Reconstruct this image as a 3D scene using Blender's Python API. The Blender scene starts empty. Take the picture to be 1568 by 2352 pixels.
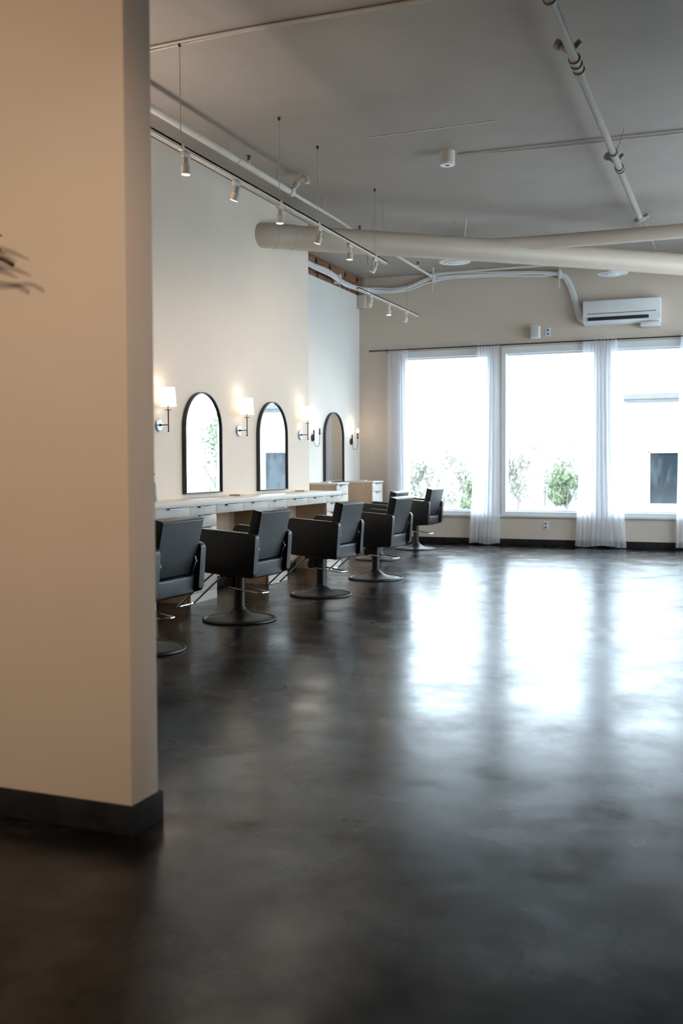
import bpy, bmesh, math, random
from mathutils import Vector, Matrix, Euler
R = math.radians
C = bpy.context.scene.collection
rnd = random.Random(7)

# ------------------------------------------------------------------ camera
CAM = Vector((4.88, 0.0, 1.22))
FPX = 2287.0
PITCH = math.atan(79 / FPX)
M3 = (Matrix.Rotation(R(21.85), 3, 'Z') @ Matrix.Rotation(math.pi / 2 - PITCH, 3, 'X')
      @ Matrix.Rotation(R(-0.235), 3, 'Z'))
cd = bpy.data.cameras.new('camera')
cd.sensor_fit = 'VERTICAL'; cd.sensor_height = 36.0; cd.sensor_width = 24.0
cd.lens = FPX / 2352 * 36.0
cd.shift_y = -30.0 / 2352
cd.clip_start = 0.05; cd.clip_end = 400
cd.dof.use_dof = True; cd.dof.focus_distance = 8.6; cd.dof.aperture_fstop = 2.2
cam = bpy.data.objects.new('camera', cd); C.objects.link(cam)
cam.matrix_world = Matrix.Translation(CAM) @ M3.to_4x4()
bpy.context.scene.camera = cam

# ------------------------------------------------------------------ materials
def mat(name, base=(.5, .5, .5), rough=.5, metal=0.0, spec=.5, noise=None, bump=None, emis=None):
    """noise=(scale, colour2, lo, hi[, stretch]) mixes a second colour; bump=(scale, strength)"""
    m = bpy.data.materials.new(name); m.use_nodes = True
    nt = m.node_tree; N = nt.nodes; L = nt.links
    b = N['Principled BSDF']
    b.inputs['Base Color'].default_value = (*base, 1)
    b.inputs['Roughness'].default_value = rough
    b.inputs['Metallic'].default_value = metal
    b.inputs['Specular IOR Level'].default_value = spec
    tc = N.new('ShaderNodeTexCoord')
    if noise:
        sc, c2, lo, hi = noise[:4]
        st = noise[4] if len(noise) > 4 else (1, 1, 1)
        mp = N.new('ShaderNodeMapping'); mp.inputs['Scale'].default_value = st
        L.new(tc.outputs['Object'], mp.inputs['Vector'])
        n = N.new('ShaderNodeTexNoise'); n.inputs['Scale'].default_value = sc
        n.inputs['Detail'].default_value = 6; n.inputs['Roughness'].default_value = .62
        L.new(mp.outputs[0], n.inputs['Vector'])
        r = N.new('ShaderNodeValToRGB')
        r.color_ramp.elements[0].position = lo; r.color_ramp.elements[0].color = (*base, 1)
        r.color_ramp.elements[1].position = hi; r.color_ramp.elements[1].color = (*c2, 1)
        L.new(n.outputs['Fac'], r.inputs['Fac']); L.new(r.outputs['Color'], b.inputs['Base Color'])
    if bump:
        n2 = N.new('ShaderNodeTexNoise'); n2.inputs['Scale'].default_value = bump[0]
        n2.inputs['Detail'].default_value = 7
        L.new(tc.outputs['Object'], n2.inputs['Vector'])
        bp = N.new('ShaderNodeBump'); bp.inputs['Strength'].default_value = bump[1]
        bp.inputs['Distance'].default_value = .01
        L.new(n2.outputs['Fac'], bp.inputs['Height']); L.new(bp.outputs[0], b.inputs['Normal'])
    if emis:
        b.inputs['Emission Color'].default_value = (*emis[0], 1)
        b.inputs['Emission Strength'].default_value = emis[1]
    return m

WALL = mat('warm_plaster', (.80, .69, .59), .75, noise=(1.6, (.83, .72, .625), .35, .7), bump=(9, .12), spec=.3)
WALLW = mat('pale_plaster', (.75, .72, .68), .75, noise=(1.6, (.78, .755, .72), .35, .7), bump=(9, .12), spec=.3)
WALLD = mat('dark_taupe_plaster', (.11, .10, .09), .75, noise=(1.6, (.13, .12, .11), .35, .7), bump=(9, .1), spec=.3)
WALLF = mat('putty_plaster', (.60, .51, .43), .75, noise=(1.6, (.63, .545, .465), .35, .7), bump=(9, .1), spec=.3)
WING = mat('tan_plaster', (.62, .50, .395), .8, noise=(1.1, (.66, .54, .435), .3, .75), bump=(6, .12), spec=.25)
BLACKBASE = mat('black_rubber_base', (.008, .008, .008), .7, spec=.2, noise=(8, (.02, .02, .02), .4, .7))
LEATHER = mat('black_leather', (.006, .0068, .0085), .35, noise=(30, (.009, .0095, .011), .4, .7), bump=(160, .12), spec=.5)
BLACKMETAL = mat('black_coated_metal', (.014, .014, .015), .42, noise=(20, (.02, .02, .02), .4, .7), spec=.5)
DARKBRONZE = mat('dark_bronze', (.03, .026, .024), .38, metal=.6, noise=(40, (.05, .04, .035), .4, .7))
CHROME = mat('chrome', (.75, .75, .77), .12, metal=1, noise=(12, (.8, .8, .82), .4, .6))
PLATEM = mat('blued_steel', (.32, .35, .40), .35, metal=.8, noise=(30, (.38, .41, .46), .4, .6))
STEEL = mat('brushed_steel', (.55, .55, .57), .3, metal=1, noise=(50, (.65, .65, .66), .4, .6))
TOPM = mat('pale_laminate', (.72, .66, .59), .4, noise=(3, (.76, .71, .65), .3, .7), spec=.4)
FRONT = mat('whitewashed_wood', (.62, .555, .50), .5, noise=(5, (.70, .64, .585), .3, .7, (1, 1, 14)), spec=.4)
OAK = mat('oak_veneer', (.50, .345, .225), .5, noise=(3.2, (.60, .435, .295), .3, .7, (5, 5, .35)), spec=.4)
WHITE = mat('white_paint', (.72, .70, .67), .45, noise=(6, (.76, .74, .71), .4, .7))
TRACKW = mat('cream_enamel', (.66, .60, .53), .45, noise=(9, (.7, .64, .57), .4, .7))
PIPED = mat('shaded_pipe', (.27, .235, .195), .5, noise=(5, (.32, .28, .24), .3, .7))  # cream pipe paint with the dimness of the right ceiling put into its colour
PIPEW = mat('painted_pipe', (.60, .55, .49), .5, noise=(5, (.66, .61, .55), .3, .7))
DUCT = mat('painted_duct', (.52, .43, .345), .5, noise=(2, (.57, .475, .39), .3, .7))
PLASTIC = mat('white_plastic', (.72, .73, .74), .35, noise=(4, (.76, .77, .78), .4, .7))
DARKSLOT = mat('dark_slot', (.03, .035, .04), .4, noise=(10, (.05, .055, .06), .4, .7))
FRAMEW = mat('white_window_frame', (.74, .76, .78), .4, noise=(4, (.78, .80, .82), .4, .7))
TIMBER = mat('old_timber', (.16, .065, .03), .7, noise=(7, (.32, .155, .08), .3, .7, (1, .25, 2.5)), bump=(30, .4))
ROUGHB = mat('rough_brick', (.10, .04, .025), .8, noise=(9, (.38, .20, .13), .35, .7), bump=(22, .8))
IRON = mat('dark_iron', (.02, .02, .022), .5, noise=(20, (.04, .035, .03), .4, .7))
CREAM = mat('cream_candle_sleeve', (.45, .36, .30), .5, noise=(20, (.5, .4, .33), .4, .7))
GREYP = mat('grey_pump_bottle', (.20, .21, .23), .35, noise=(6, (.25, .26, .28), .4, .7))
TRAYM = mat('oak_tray', (.62, .42, .25), .5, noise=(20, (.7, .5, .32), .4, .7))
ROOF = mat('grey_fascia', (.15, .15, .155), .6, noise=(3, (.18, .18, .185), .4, .7))
STUCCO = mat('white_stucco', (.72, .71, .69), .8, noise=(2, (.77, .76, .74), .3, .7))
ASPH = mat('pale_paving', (.20, .195, .19), .9, noise=(.6, (.26, .255, .25), .3, .7))
LEAF = mat('olive_leaf', (.20, .26, .15), .8, noise=(2, (.30, .34, .24), .3, .7))
LEAF2 = mat('hazed_leaf', (.52, .49, .46), .8, noise=(2, (.40, .42, .34), .3, .7))  # leaf colour paled to stand for the bright outdoor haze
BARK = mat('pale_bark', (.24, .225, .21), .8, noise=(4, (.3, .28, .26), .3, .7))
EXTGLASS = mat('dark_shop_glass', (.018, .026, .034), .12, noise=(1.2, (.06, .075, .09), .45, .55, (1, 1, .35)), spec=.35)
TWIG = mat('dark_twig', (.02, .017, .012), .6, noise=(20, (.06, .045, .03), .4, .7))

def floor_mat():
    m = bpy.data.materials.new('stained_concrete'); m.use_nodes = True
    nt = m.node_tree; N = nt.nodes; L = nt.links; b = N['Principled BSDF']
    tc = N.new('ShaderNodeTexCoord')
    n = N.new('ShaderNodeTexNoise'); n.inputs['Scale'].default_value = 2.2; n.inputs['Detail'].default_value = 10
    n.inputs['Roughness'].default_value = .68; n.inputs['Distortion'].default_value = 0
    L.new(tc.outputs['Object'], n.inputs['Vector'])
    r = N.new('ShaderNodeValToRGB'); e = r.color_ramp.elements
    e[0].position = .36; e[0].color = (.0012, .0012, .0016, 1)
    e[1].position = .70; e[1].color = (.052, .038, .031, 1)
    x = e.new(.50); x.color = (.0055, .0045, .0042, 1)
    L.new(n.outputs['Fac'], r.inputs['Fac'])
    # hairline saw joints
    br = N.new('ShaderNodeTexBrick'); br.inputs['Scale'].default_value = 1
    br.offset = 0; br.inputs['Brick Width'].default_value = 1.83; br.inputs['Row Height'].default_value = 1.83
    br.inputs['Mortar Size'].default_value = .0025; br.inputs['Mortar Smooth'].default_value = .4
    br.inputs['Color1'].default_value = (1, 1, 1, 1); br.inputs['Color2'].default_value = (1, 1, 1, 1)
    br.inputs['Mortar'].default_value = (.35, .35, .35, 1)
    L.new(tc.outputs['Object'], br.inputs['Vector'])
    mx = N.new('ShaderNodeMixRGB'); mx.blend_type = 'MULTIPLY'; mx.inputs[0].default_value = .8
    L.new(r.outputs['Color'], mx.inputs[1]); L.new(br.outputs['Color'], mx.inputs[2])
    L.new(mx.outputs[0], b.inputs['Base Color'])
    n2 = N.new('ShaderNodeTexNoise'); n2.inputs['Scale'].default_value = 2.6; n2.inputs['Detail'].default_value = 7
    n2.inputs['Roughness'].default_value = .6
    L.new(tc.outputs['Object'], n2.inputs['Vector'])
    mr = N.new('ShaderNodeMapRange'); mr.inputs['From Min'].default_value = .2; mr.inputs['From Max'].default_value = .8
    mr.inputs['To Min'].default_value = .13; mr.inputs['To Max'].default_value = .36
    L.new(n2.outputs['Fac'], mr.inputs['Value']); L.new(mr.outputs[0], b.inputs['Roughness'])
    bp = N.new('ShaderNodeBump'); bp.inputs['Strength'].default_value = .04; bp.inputs['Distance'].default_value = .003
    L.new(n2.outputs['Fac'], bp.inputs['Height']); L.new(bp.outputs[0], b.inputs['Normal'])
    b.inputs['Specular Tint'].default_value = (.72, .85, 1, 1)  # blue of the window light put into the floor's reflection colour
    n3 = N.new('ShaderNodeTexNoise'); n3.inputs['Scale'].default_value = 1.9; n3.inputs['Detail'].default_value = 9
    n3.inputs['Roughness'].default_value = .62
    L.new(tc.outputs['Object'], n3.inputs['Vector'])
    ms = N.new('ShaderNodeMapRange'); ms.inputs['From Min'].default_value = .25; ms.inputs['From Max'].default_value = .75
    ms.inputs['To Min'].default_value = .0; ms.inputs['To Max'].default_value = .85
    L.new(n3.outputs['Fac'], ms.inputs['Value']); L.new(ms.outputs[0], b.inputs['Specular IOR Level'])
    return m
FLOOR = floor_mat()

def ceil_mat():
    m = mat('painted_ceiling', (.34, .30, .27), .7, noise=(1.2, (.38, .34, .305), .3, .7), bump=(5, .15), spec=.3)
    nt = m.node_tree; N = nt.nodes; L = nt.links; b = N['Principled BSDF']
    src = b.inputs['Base Color'].links[0].from_socket
    tc = N.new('ShaderNodeTexCoord')
    mp = N.new('ShaderNodeMapping'); mp.inputs['Scale'].default_value = (1.0, 1.6, 1)
    L.new(tc.outputs['Object'], mp.inputs['Vector'])
    v = N.new('ShaderNodeTexVoronoi'); v.inputs['Scale'].default_value = 1.5
    L.new(mp.outputs[0], v.inputs['Vector'])
    lt = N.new('ShaderNodeMath'); lt.operation = 'LESS_THAN'; lt.inputs[1].default_value = .035
    L.new(v.outputs['Distance'], lt.inputs[0])
    g = N.new('ShaderNodeSeparateColor'); L.new(v.outputs['Color'], g.inputs[0])
    gt = N.new('ShaderNodeMath'); gt.operation = 'GREATER_THAN'; gt.inputs[1].default_value = .45
    L.new(g.outputs[0], gt.inputs[0])
    ml = N.new('ShaderNodeMath'); ml.operation = 'MULTIPLY'
    L.new(lt.outputs[0], ml.inputs[0]); L.new(gt.outputs[0], ml.inputs[1])
    mx = N.new('ShaderNodeMixRGB'); mx.inputs[2].default_value = (.16, .10, .07, 1)
    L.new(ml.outputs[0], mx.inputs[0]); L.new(src, mx.inputs[1]); L.new(mx.outputs[0], b.inputs['Base Color'])
    return m
CEIL = ceil_mat()

def mix_mat(name, parts):
    """parts: list of (node type, colour, weight)"""
    m = bpy.data.materials.new(name); m.use_nodes = True
    nt = m.node_tree; N = nt.nodes; L = nt.links
    out = N['Material Output']; N.remove(N['Principled BSDF'])
    acc = None; tot = 0
    for typ, col, w, *kw in parts:
        s = N.new(typ); s.inputs['Color'].default_value = (*col, 1)
        if kw:
            for k, v in kw[0].items(): s.inputs[k].default_value = v
        if acc is None: acc = s.outputs[0]; tot = w
        else:
            mx = N.new('ShaderNodeMixShader'); tot += w; mx.inputs[0].default_value = w / tot
            L.new(acc, mx.inputs[1]); L.new(s.outputs[0], mx.inputs[2]); acc = mx.outputs[0]
    L.new(acc, out.inputs['Surface'])
    return m
GLASS = mix_mat('window_glass', [('ShaderNodeBsdfTransparent', (.93, .96, .96), .94),
                                 ('ShaderNodeBsdfGlossy', (.9, .95, .95), .06, {'Roughness': .02})])
MIRROR = mix_mat('mirror_silver', [('ShaderNodeBsdfGlossy', (.88, .90, .90), 1, {'Roughness': .0})])
def sheer_mat():
    m = mix_mat('sheer_voile', [('ShaderNodeBsdfTransparent', (.97, .98, 1), .34),
                                ('ShaderNodeBsdfTranslucent', (.90, .91, .95), .48),
                                ('ShaderNodeBsdfDiffuse', (.88, .89, .92), .18)])
    return m
SHEER = sheer_mat()
def shade_mat():
    m = mix_mat('linen_shade', [('ShaderNodeBsdfTranslucent', (.92, .86, .80), .5),
                                ('ShaderNodeBsdfDiffuse', (.86, .83, .80), .5)])
    nt = m.node_tree; N = nt.nodes; L = nt.links
    out = N['Material Output']; src = out.inputs['Surface'].links[0].from_socket
    e = N.new('ShaderNodeEmission'); e.inputs['Color'].default_value = (1, .90, .80, 1); e.inputs['Strength'].default_value = .45
    a = N.new('ShaderNodeAddShader'); L.new(src, a.inputs[0]); L.new(e.outputs[0], a.inputs[1])
    L.new(a.outputs[0], out.inputs['Surface'])
    return m
SHADE = shade_mat()
BULB = mat('lit_bulb', (.9, .85, .8), .4, noise=(5, (.92, .88, .84), .4, .6), emis=((1, .88, .72), 14))
LENS = mat('lit_lens', (.9, .88, .85), .4, noise=(5, (.92, .9, .88), .4, .6), emis=((1, .93, .84), 5))
LENSD = mat('pale_lens', (.8, .78, .75), .4, noise=(5, (.82, .8, .78), .4, .6), emis=((1, .93, .84), .5))

# ------------------------------------------------------------------ mesh builder
class MB:
    def __init__(s, xf=None): s.bm = bmesh.new(); s.xf = xf
    def _new(s, before):
        vs = [v for v in s.bm.verts if v.index == -1 or v not in before]
        return vs
    def box(s, x0, x1, y0, y1, z0, z1, bev=0, seg=2, m=None):
        t = bmesh.new(); bmesh.ops.create_cube(t, size=1)
        for v in t.verts:
            v.co = Vector(((x0 + x1) / 2 + v.co.x * (x1 - x0), (y0 + y1) / 2 + v.co.y * (y1 - y0), (z0 + z1) / 2 + v.co.z * (z1 - z0)))
        if bev: bmesh.ops.bevel(t, geom=t.edges[:], offset=bev, segments=seg, profile=.5, affect='EDGES')
        if m: bmesh.ops.transform(t, matrix=m, verts=t.verts)
        s.merge(t); return s
    def merge(s, t):
        bmesh.ops.recalc_face_normals(t, faces=t.faces)
        vm = {}
        for v in t.verts: vm[v] = s.bm.verts.new(v.co)
        for f in t.faces:
            try: s.bm.faces.new([vm[v] for v in f.verts])
            except ValueError: pass
        t.free()
    def tube(s, pts, r, n=10, caps=True):
        pts = [Vector(p) for p in pts]; rings = []
        rr = r if isinstance(r, (list, tuple)) else [r] * len(pts)
        t = bmesh.new(); ref = None
        for i, p in enumerate(pts):
            if i == 0: d = pts[1] - p
            elif i == len(pts) - 1: d = p - pts[i - 1]
            else: d = (pts[i + 1] - p).normalized() + (p - pts[i - 1]).normalized()
            d.normalize()
            if ref is None:
                ref = Vector((0, 0, 1)) if abs(d.z) < .9 else Vector((1, 0, 0))
            a = ref.cross(d)
            if a.length < 1e-4: a = Vector((0, 1, 0)).cross(d)
            a.normalize(); b = d.cross(a).normalized(); ref = b if False else ref
            rings.append([t.verts.new(p + (a * math.cos(2 * math.pi * k / n) + b * math.sin(2 * math.pi * k / n)) * rr[i]) for k in range(n)])
        for i in range(len(rings) - 1):
            for k in range(n):
                t.faces.new([rings[i][k], rings[i][(k + 1) % n], rings[i + 1][(k + 1) % n], rings[i + 1][k]])
        if caps:
            t.faces.new(rings[0][::-1]); t.faces.new(rings[-1])
        s.merge(t); return s
    def lathe(s, prof, c=(0, 0, 0), n=32, axis='Z', caps=True):
        """prof: (radius, height) list"""
        t = bmesh.new(); rings = []
        for r, h in prof:
            ring = []
            for k in range(n):
                a = 2 * math.pi * k / n
                if axis == 'Z': co = (c[0] + r * math.cos(a), c[1] + r * math.sin(a), c[2] + h)
                elif axis == 'X': co = (c[0] + h, c[1] + r * math.cos(a), c[2] + r * math.sin(a))
                else: co = (c[0] + r * math.cos(a), c[1] + h, c[2] + r * math.sin(a))
                ring.append(t.verts.new(co))
            rings.append(ring)
        for i in range(len(rings) - 1):
            for k in range(n):
                t.faces.new([rings[i][k], rings[i][(k + 1) % n], rings[i + 1][(k + 1) % n], rings[i + 1][k]])
        if caps:
            if prof[0][0] > 1e-4: t.faces.new(rings[0][::-1])
            if prof[-1][0] > 1e-4: t.faces.new(rings[-1])
        bmesh.ops.remove_doubles(t, verts=t.verts, dist=1e-6)
        s.merge(t); return s
    def prism(s, outline, axis, a0, a1, bev=0, seg=3):
        """outline: 2D list; extruded along axis from a0 to a1"""
        t = bmesh.new()
        def co(u, v, w):
            return {'X': (w, u, v), 'Y': (u, w, v), 'Z': (u, v, w)}[axis]
        A = [t.verts.new(co(u, v, a0)) for u, v in outline]; B = [t.verts.new(co(u, v, a1)) for u, v in outline]
        n = len(A); fa = t.faces.new(A[::-1]); fb = t.faces.new(B)
        for i in range(n): t.faces.new([A[i], A[(i + 1) % n], B[(i + 1) % n], B[i]])
        if bev:
            ed = set(fa.edges) | set(fb.edges)
            bmesh.ops.bevel(t, geom=list(ed), offset=bev, segments=seg, profile=.5, affect='EDGES')
        s.merge(t); return s
    def build(s, name, m, parent=None, loc=None, ang=35):
        if s.xf is not None: bmesh.ops.transform(s.bm, matrix=s.xf, verts=s.bm.verts)
        me = bpy.data.meshes.new(name); s.bm.to_mesh(me); s.bm.free()
        me.materials.append(m)
        for p in me.polygons: p.use_smooth = True
        me.set_sharp_from_angle(angle=R(ang))
        o = bpy.data.objects.new(name, me); C.objects.link(o)
        if parent: o.parent = parent
        if loc: o.location = loc
        return o

def tag(o, label=None, cat=None, group=None, kind=None):
    if label: o['label'] = label
    if cat: o['category'] = cat
    if group: o['group'] = group
    if kind: o['kind'] = kind
    return o
def thing(name, loc, label, cat, rz=0, group=None):
    o = bpy.data.objects.new(name, None); C.objects.link(o); o.empty_display_size = .1
    o.location = loc; o.rotation_euler = (0, 0, rz)
    return tag(o, label, cat, group)
def copy_tree(o, parent=None):
    c = o.copy(); C.objects.link(c); c.parent = parent
    for ch in [x for x in list(C.objects) if x.parent == o]: copy_tree(ch, c)
    return c
def rrect(w0, w1, h0, h1, r, n=5):
    pts = []
    for cx, cy, a0 in ((w1 - r, h1 - r, 0), (w0 + r, h1 - r, 90), (w0 + r, h0 + r, 180), (w1 - r, h0 + r, 270)):
        for k in range(n + 1):
            a = R(a0 + 90 * k / n); pts.append((cx + r * math.cos(a), cy + r * math.sin(a)))
    return pts
def smooth_path(pts, k=6):
    P = [Vector(p) for p in pts]; out = []
    for i in range(len(P) - 1):
        p0 = P[max(i - 1, 0)]; p1 = P[i]; p2 = P[i + 1]; p3 = P[min(i + 2, len(P) - 1)]
        for j in range(k):
            t = j / k
            out.append(.5 * ((2 * p1) + (p2 - p0) * t + (2 * p0 - 5 * p1 + 4 * p2 - p3) * t * t + (3 * p1 - p0 - 3 * p2 + p3) * t ** 3))
    out.append(P[-1]); return out
def struct(name, mb, m): return tag(mb.build(name, m), kind='structure')

# ------------------------------------------------------------------ room shell
D = 14.75; H = 4.13; XR = 7.4; YN = -5.0; RX = -.72; YC = 11.12
struct('floor', MB().box(-1.0, XR + .25, YN - .25, D + .02, -.12, 0), FLOOR)
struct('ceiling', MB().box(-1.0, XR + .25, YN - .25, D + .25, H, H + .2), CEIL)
struct('wall_left', MB().box(-.95, 0, YN, YC, 0, H), WALL)
struct('wall_recess', MB().box(-.95, RX, YC, D, 0, 3.87), WALLW)
struct('wall_recess_upper', MB().box(-.95, RX - .10, YC, D, 3.87, H), WALLW)
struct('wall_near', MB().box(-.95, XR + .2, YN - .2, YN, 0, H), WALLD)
struct('wall_partition', MB().box(0, 3.028, 2.752, 2.914, 0, H, bev=.006, seg=2), WING)

wins = [(-.02, 1.40), (1.55, 2.965), (3.075, 4.50), (4.65, 6.07)]
ZS, ZT = .46, 2.955
w = MB()
w.box(-.95, XR + .2, D, D + .2, -.1, ZS); w.box(-.95, XR + .2, D, D + .2, ZT, H + .2)
xs = [-.95] + [v for a in wins for v in a] + [XR + .2]
for i in range(0, len(xs), 2): w.box(xs[i], xs[i + 1], D, D + .2, ZS, ZT)
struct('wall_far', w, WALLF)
for i, (a, b) in enumerate(wins):
    f = MB(); t = .065
    y0, y1 = D - .012, D + .17
    f.box(a, b, y0, y1, ZT - .095, ZT); f.box(a, b, y0, y1, ZS, ZS + .045)
    f.box(a, a + t, y0, y1, ZS + .045, ZT - .095); f.box(b - t, b, y0, y1, ZS + .045, ZT - .095)
    fr = MB(); fr.merge(f.bm)
    # inner glazing bead
    fr.box(a + t, b - t, D + .08, D + .12, ZT - .12, ZT - .095); fr.box(a + t, b - t, D + .08, D + .12, ZS + .045, ZS + .07)
    o = struct('window_%d' % (i + 1), fr, FRAMEW)
    MB().box(a + t, b - t, D + .096, D + .104, ZS + .045, ZT - .095).build('window_pane', GLASS, o)
    MB().box(a - .05, b + .05, D - .035, D - .008, ZS - .035, ZS + .005, bev=.004).build('window_sill', FRAMEW, o)

rwins = [(8.3, 10.2), (10.4, 12.3), (12.5, 14.4)]
w = MB()
ZR2 = 3.5
w.box(XR, XR + .2, YN, D, 0, ZS); w.box(XR, XR + .2, YN, D, ZR2, H)
ys = [YN] + [v for a in rwins for v in a] + [D]
for i in range(0, len(ys), 2): w.box(XR, XR + .2, ys[i], ys[i + 1], ZS, ZR2)
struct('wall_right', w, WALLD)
for i, (a, b) in enumerate(rwins):
    f = MB(); t = .05
    f.box(XR, XR + .17, a, b, ZR2 - .06, ZR2); f.box(XR, XR + .17, a, b, ZS, ZS + .045)
    f.box(XR, XR + .17, a, a + t, ZS + .045, ZR2 - .06); f.box(XR, XR + .17, b - t, b, ZS + .045, ZR2 - .06)
    o = struct('window_%d' % (i + 5), f, FRAMEW)
    MB().box(XR + .09, XR + .1, a + t, b - t, ZS + .045, ZR2 - .06).build('window_pane', GLASS, o)

def base(name, x0, x1, y0, y1):
    struct(name, MB().box(x0, x1, y0, y1, 0, .10, bev=.003), BLACKBASE)
base('baseboard_far', RX + .012, XR - .012, D - .013, D - .0005)
base('baseboard_left', .0005, .013, 2.93, YC)
base('baseboard_recess', RX + .0005, RX + .013, YC, D - .014)
base('baseboard_partition_front', 0, 3.041, 2.739, 2.7515)
base('baseboard_partition_end', 3.0285, 3.041, 2.752, 2.927)
base('baseboard_partition_back', .014, 3.028, 2.9145, 2.927)

# exposed timber ledger and rough masonry above the recess wall
o = MB()
o.box(RX - .06, -.655, YC + .01, D - .005, 4.0, H - .004, bev=.006)
o = tag(o.build('timber_beam', TIMBER), 'reddish brown exposed timber ledger under the ceiling over the recessed wall', 'beam')
for yy in (12.85, 13.35, 13.95, 14.45):
    b = MB(); b.box(-.655, -.640, yy, yy + .035, 4.02, 4.10, bev=.004); b.lathe([(.012, 0), (.012, .012), (.006, .016)], (-.64, yy + .018, 4.06), 10, 'X')
    b.build('bolt', IRON, o)
o = MB(); n = 22
for k in range(n):
    y0 = YC + .02 + (D - YC - .03) * k / n; y1 = YC + .02 + (D - YC - .03) * (k + 1) / n
    dx = rnd.uniform(0, .025)
    o.box(RX - .095, RX - .012 + dx, y0, y1 - .004, 3.872, 3.935 + rnd.uniform(-.008, .01), bev=.008)
    o.box(RX - .095, RX - .03 + rnd.uniform(0, .02), y0, y1 - .004, 3.94, 3.995, bev=.006)
tag(o.build('exposed_masonry', ROUGHB), 'strip of rough red brown masonry exposed beneath the timber ledger', 'masonry')
struct('trim_1', MB().box(RX, RX + .13, D - .12, D - .001, 3.66, 3.868, bev=.004), WALLF)

# ------------------------------------------------------------------ duct work
p = smooth_path([(-.45, 9.70, 3.70), (-.08, 9.80, 3.715), (.14, 10.03, 3.74), (.35, 10.27, 3.745), (.97, 10.79, 3.75), (2.34, 11.90, 3.75), (4.17, 13.50, 3.75), (5.4, 14.62, 3.75)], 5)
duct = thing('air_duct', (2.34, 11.90, 3.75), 'thick round cream air duct running diagonally below the ceiling from the left wall', 'duct')
def at_parent(o, par):
    o.parent = par; o.matrix_parent_inverse = Matrix.Translation(-Vector(par.location)); return o
at_parent(MB().tube(p, .135, 28).build('duct_pipe', DUCT), duct)
for i in (9, 13):
    a = Vector(p[i]); d = (Vector(p[i + 1]) - a).normalized()
    at_parent(MB().tube([a - d * .012, a + d * .012], .1385, 28).build('seam', DUCT), duct)
for t_ in (0.42, .72):
    a = Vector((.97, 10.79, 3.75)).lerp(Vector((4.17, 13.50, 3.75)), t_); d = Vector((3.2, 2.71, 0)).normalized()
    at_parent(MB().tube([a - d * .01, a + d * .01], .138, 28).build('seam', DUCT), duct)
def hang(x, y, z, par, r=.139):
    for q in ([(x - .1, y + .08, z + .1), (x - .06, y + .05, H)], [(x + .1, y - .08, z + .1), (x + .1, y - .08, H)]):
        at_parent(MB().tube(q, .003, 5).build('hanger_strap', STEEL), par)
hang(1.0, 10.8, 3.75, duct); hang(1.9, 11.55, 3.75, duct); hang(3.2, 12.68, 3.75, duct)
p = smooth_path([(1.75, 11.50, 3.78), (2.3, 11.84, 3.83), (2.95, 11.98, 3.85), (4.2, 12.0, 3.85), (7.3, 12.0, 3.85)], 6)
br = at_parent(MB().tube(p, .082, 24).build('branch_duct', DUCT), duct)
tag(br, 'slimmer round branch duct running right, parallel to the window wall')
m = MB(); m.tube([(3.9, 12.0, 3.93), (3.9, 12.0, H)], .003, 5); at_parent(m.build('hanger_strap', STEEL), duct)

def diffuser(x, y, z, label):
    t = thing('ceiling_diffuser', (x, y, z), label, 'vent', group='round ceiling diffusers')
    MB().lathe([(.20, .0), (.203, .012), (.17, .03), (.10, .035)], n=40).build('outer_ring', PLASTIC, t)
    MB().lathe([(.135, -.012), (.137, -.004), (.11, .004)], n=36).build('middle_ring', PLASTIC, t)
    MB().lathe([(.0, -.03), (.07, -.026), (.085, -.014), (.06, -.006)], n=32).build('centre_cone', PLASTIC, t)
    MB().lathe([(.10, .03), (.10, H - z)], n=24).build('neck', DUCT, t)
diffuser(1.43, 12.56, 3.82, 'round white air diffuser on the left, just under the diagonal duct')
diffuser(3.22, 14.18, 3.82, 'round white air diffuser above the wall air conditioner')

# ------------------------------------------------------------------ sprinkler pipes
pl = thing('sprinkler_pipe', (.655, 8, 3.96), 'cream sprinkler pipe along the left wall, tapering past its swan neck fitting', 'pipe')
X0 = .655
at_parent(MB().tube([(X0, 4.2, 3.96), (X0, 9.25, 3.96)], .030, 16).build('main_pipe', PIPEW), pl)
at_parent(MB().tube([(X0, 9.25, 3.96), (X0, 14.1, 3.965)], .017, 12).build('thin_pipe', PIPEW), pl)
m = MB(); m.tube(smooth_path([(X0, 9.22, 3.96), (X0 + .02, 9.25, 4.02), (X0 + .10, 9.2, 4.07), (X0 + .20, 9.12, 4.06), (X0 + .23, 9.1, 4.0)], 4), .024, 12)
m.tube([(X0, 9.17, 3.96), (X0, 9.24, 3.96)], .04, 14); m.tube([(X0 + .02, 9.25, 4.03), (X0 + .06, 9.23, 4.055)], .032, 14)
m.tube([(X0 + .14, 9.17, 4.072), (X0 + .18, 9.14, 4.07)], .032, 14)
at_parent(m.build('swan_neck_fitting', PIPEW), pl)
for y in (8.05, 10.0, 12.3):
    r = .034 if y < 9 else .021
    m = MB(); arc = [(X0 + r * math.cos(R(a)), y, 3.96 + r * math.sin(R(a))) for a in range(180, 361, 20)]
    m.tube([(X0 - .06, y, H)] + arc + [(X0 + .05, y + .04, H)], .003, 6); at_parent(m.build('pipe_hanger', PIPEW), pl)
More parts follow.
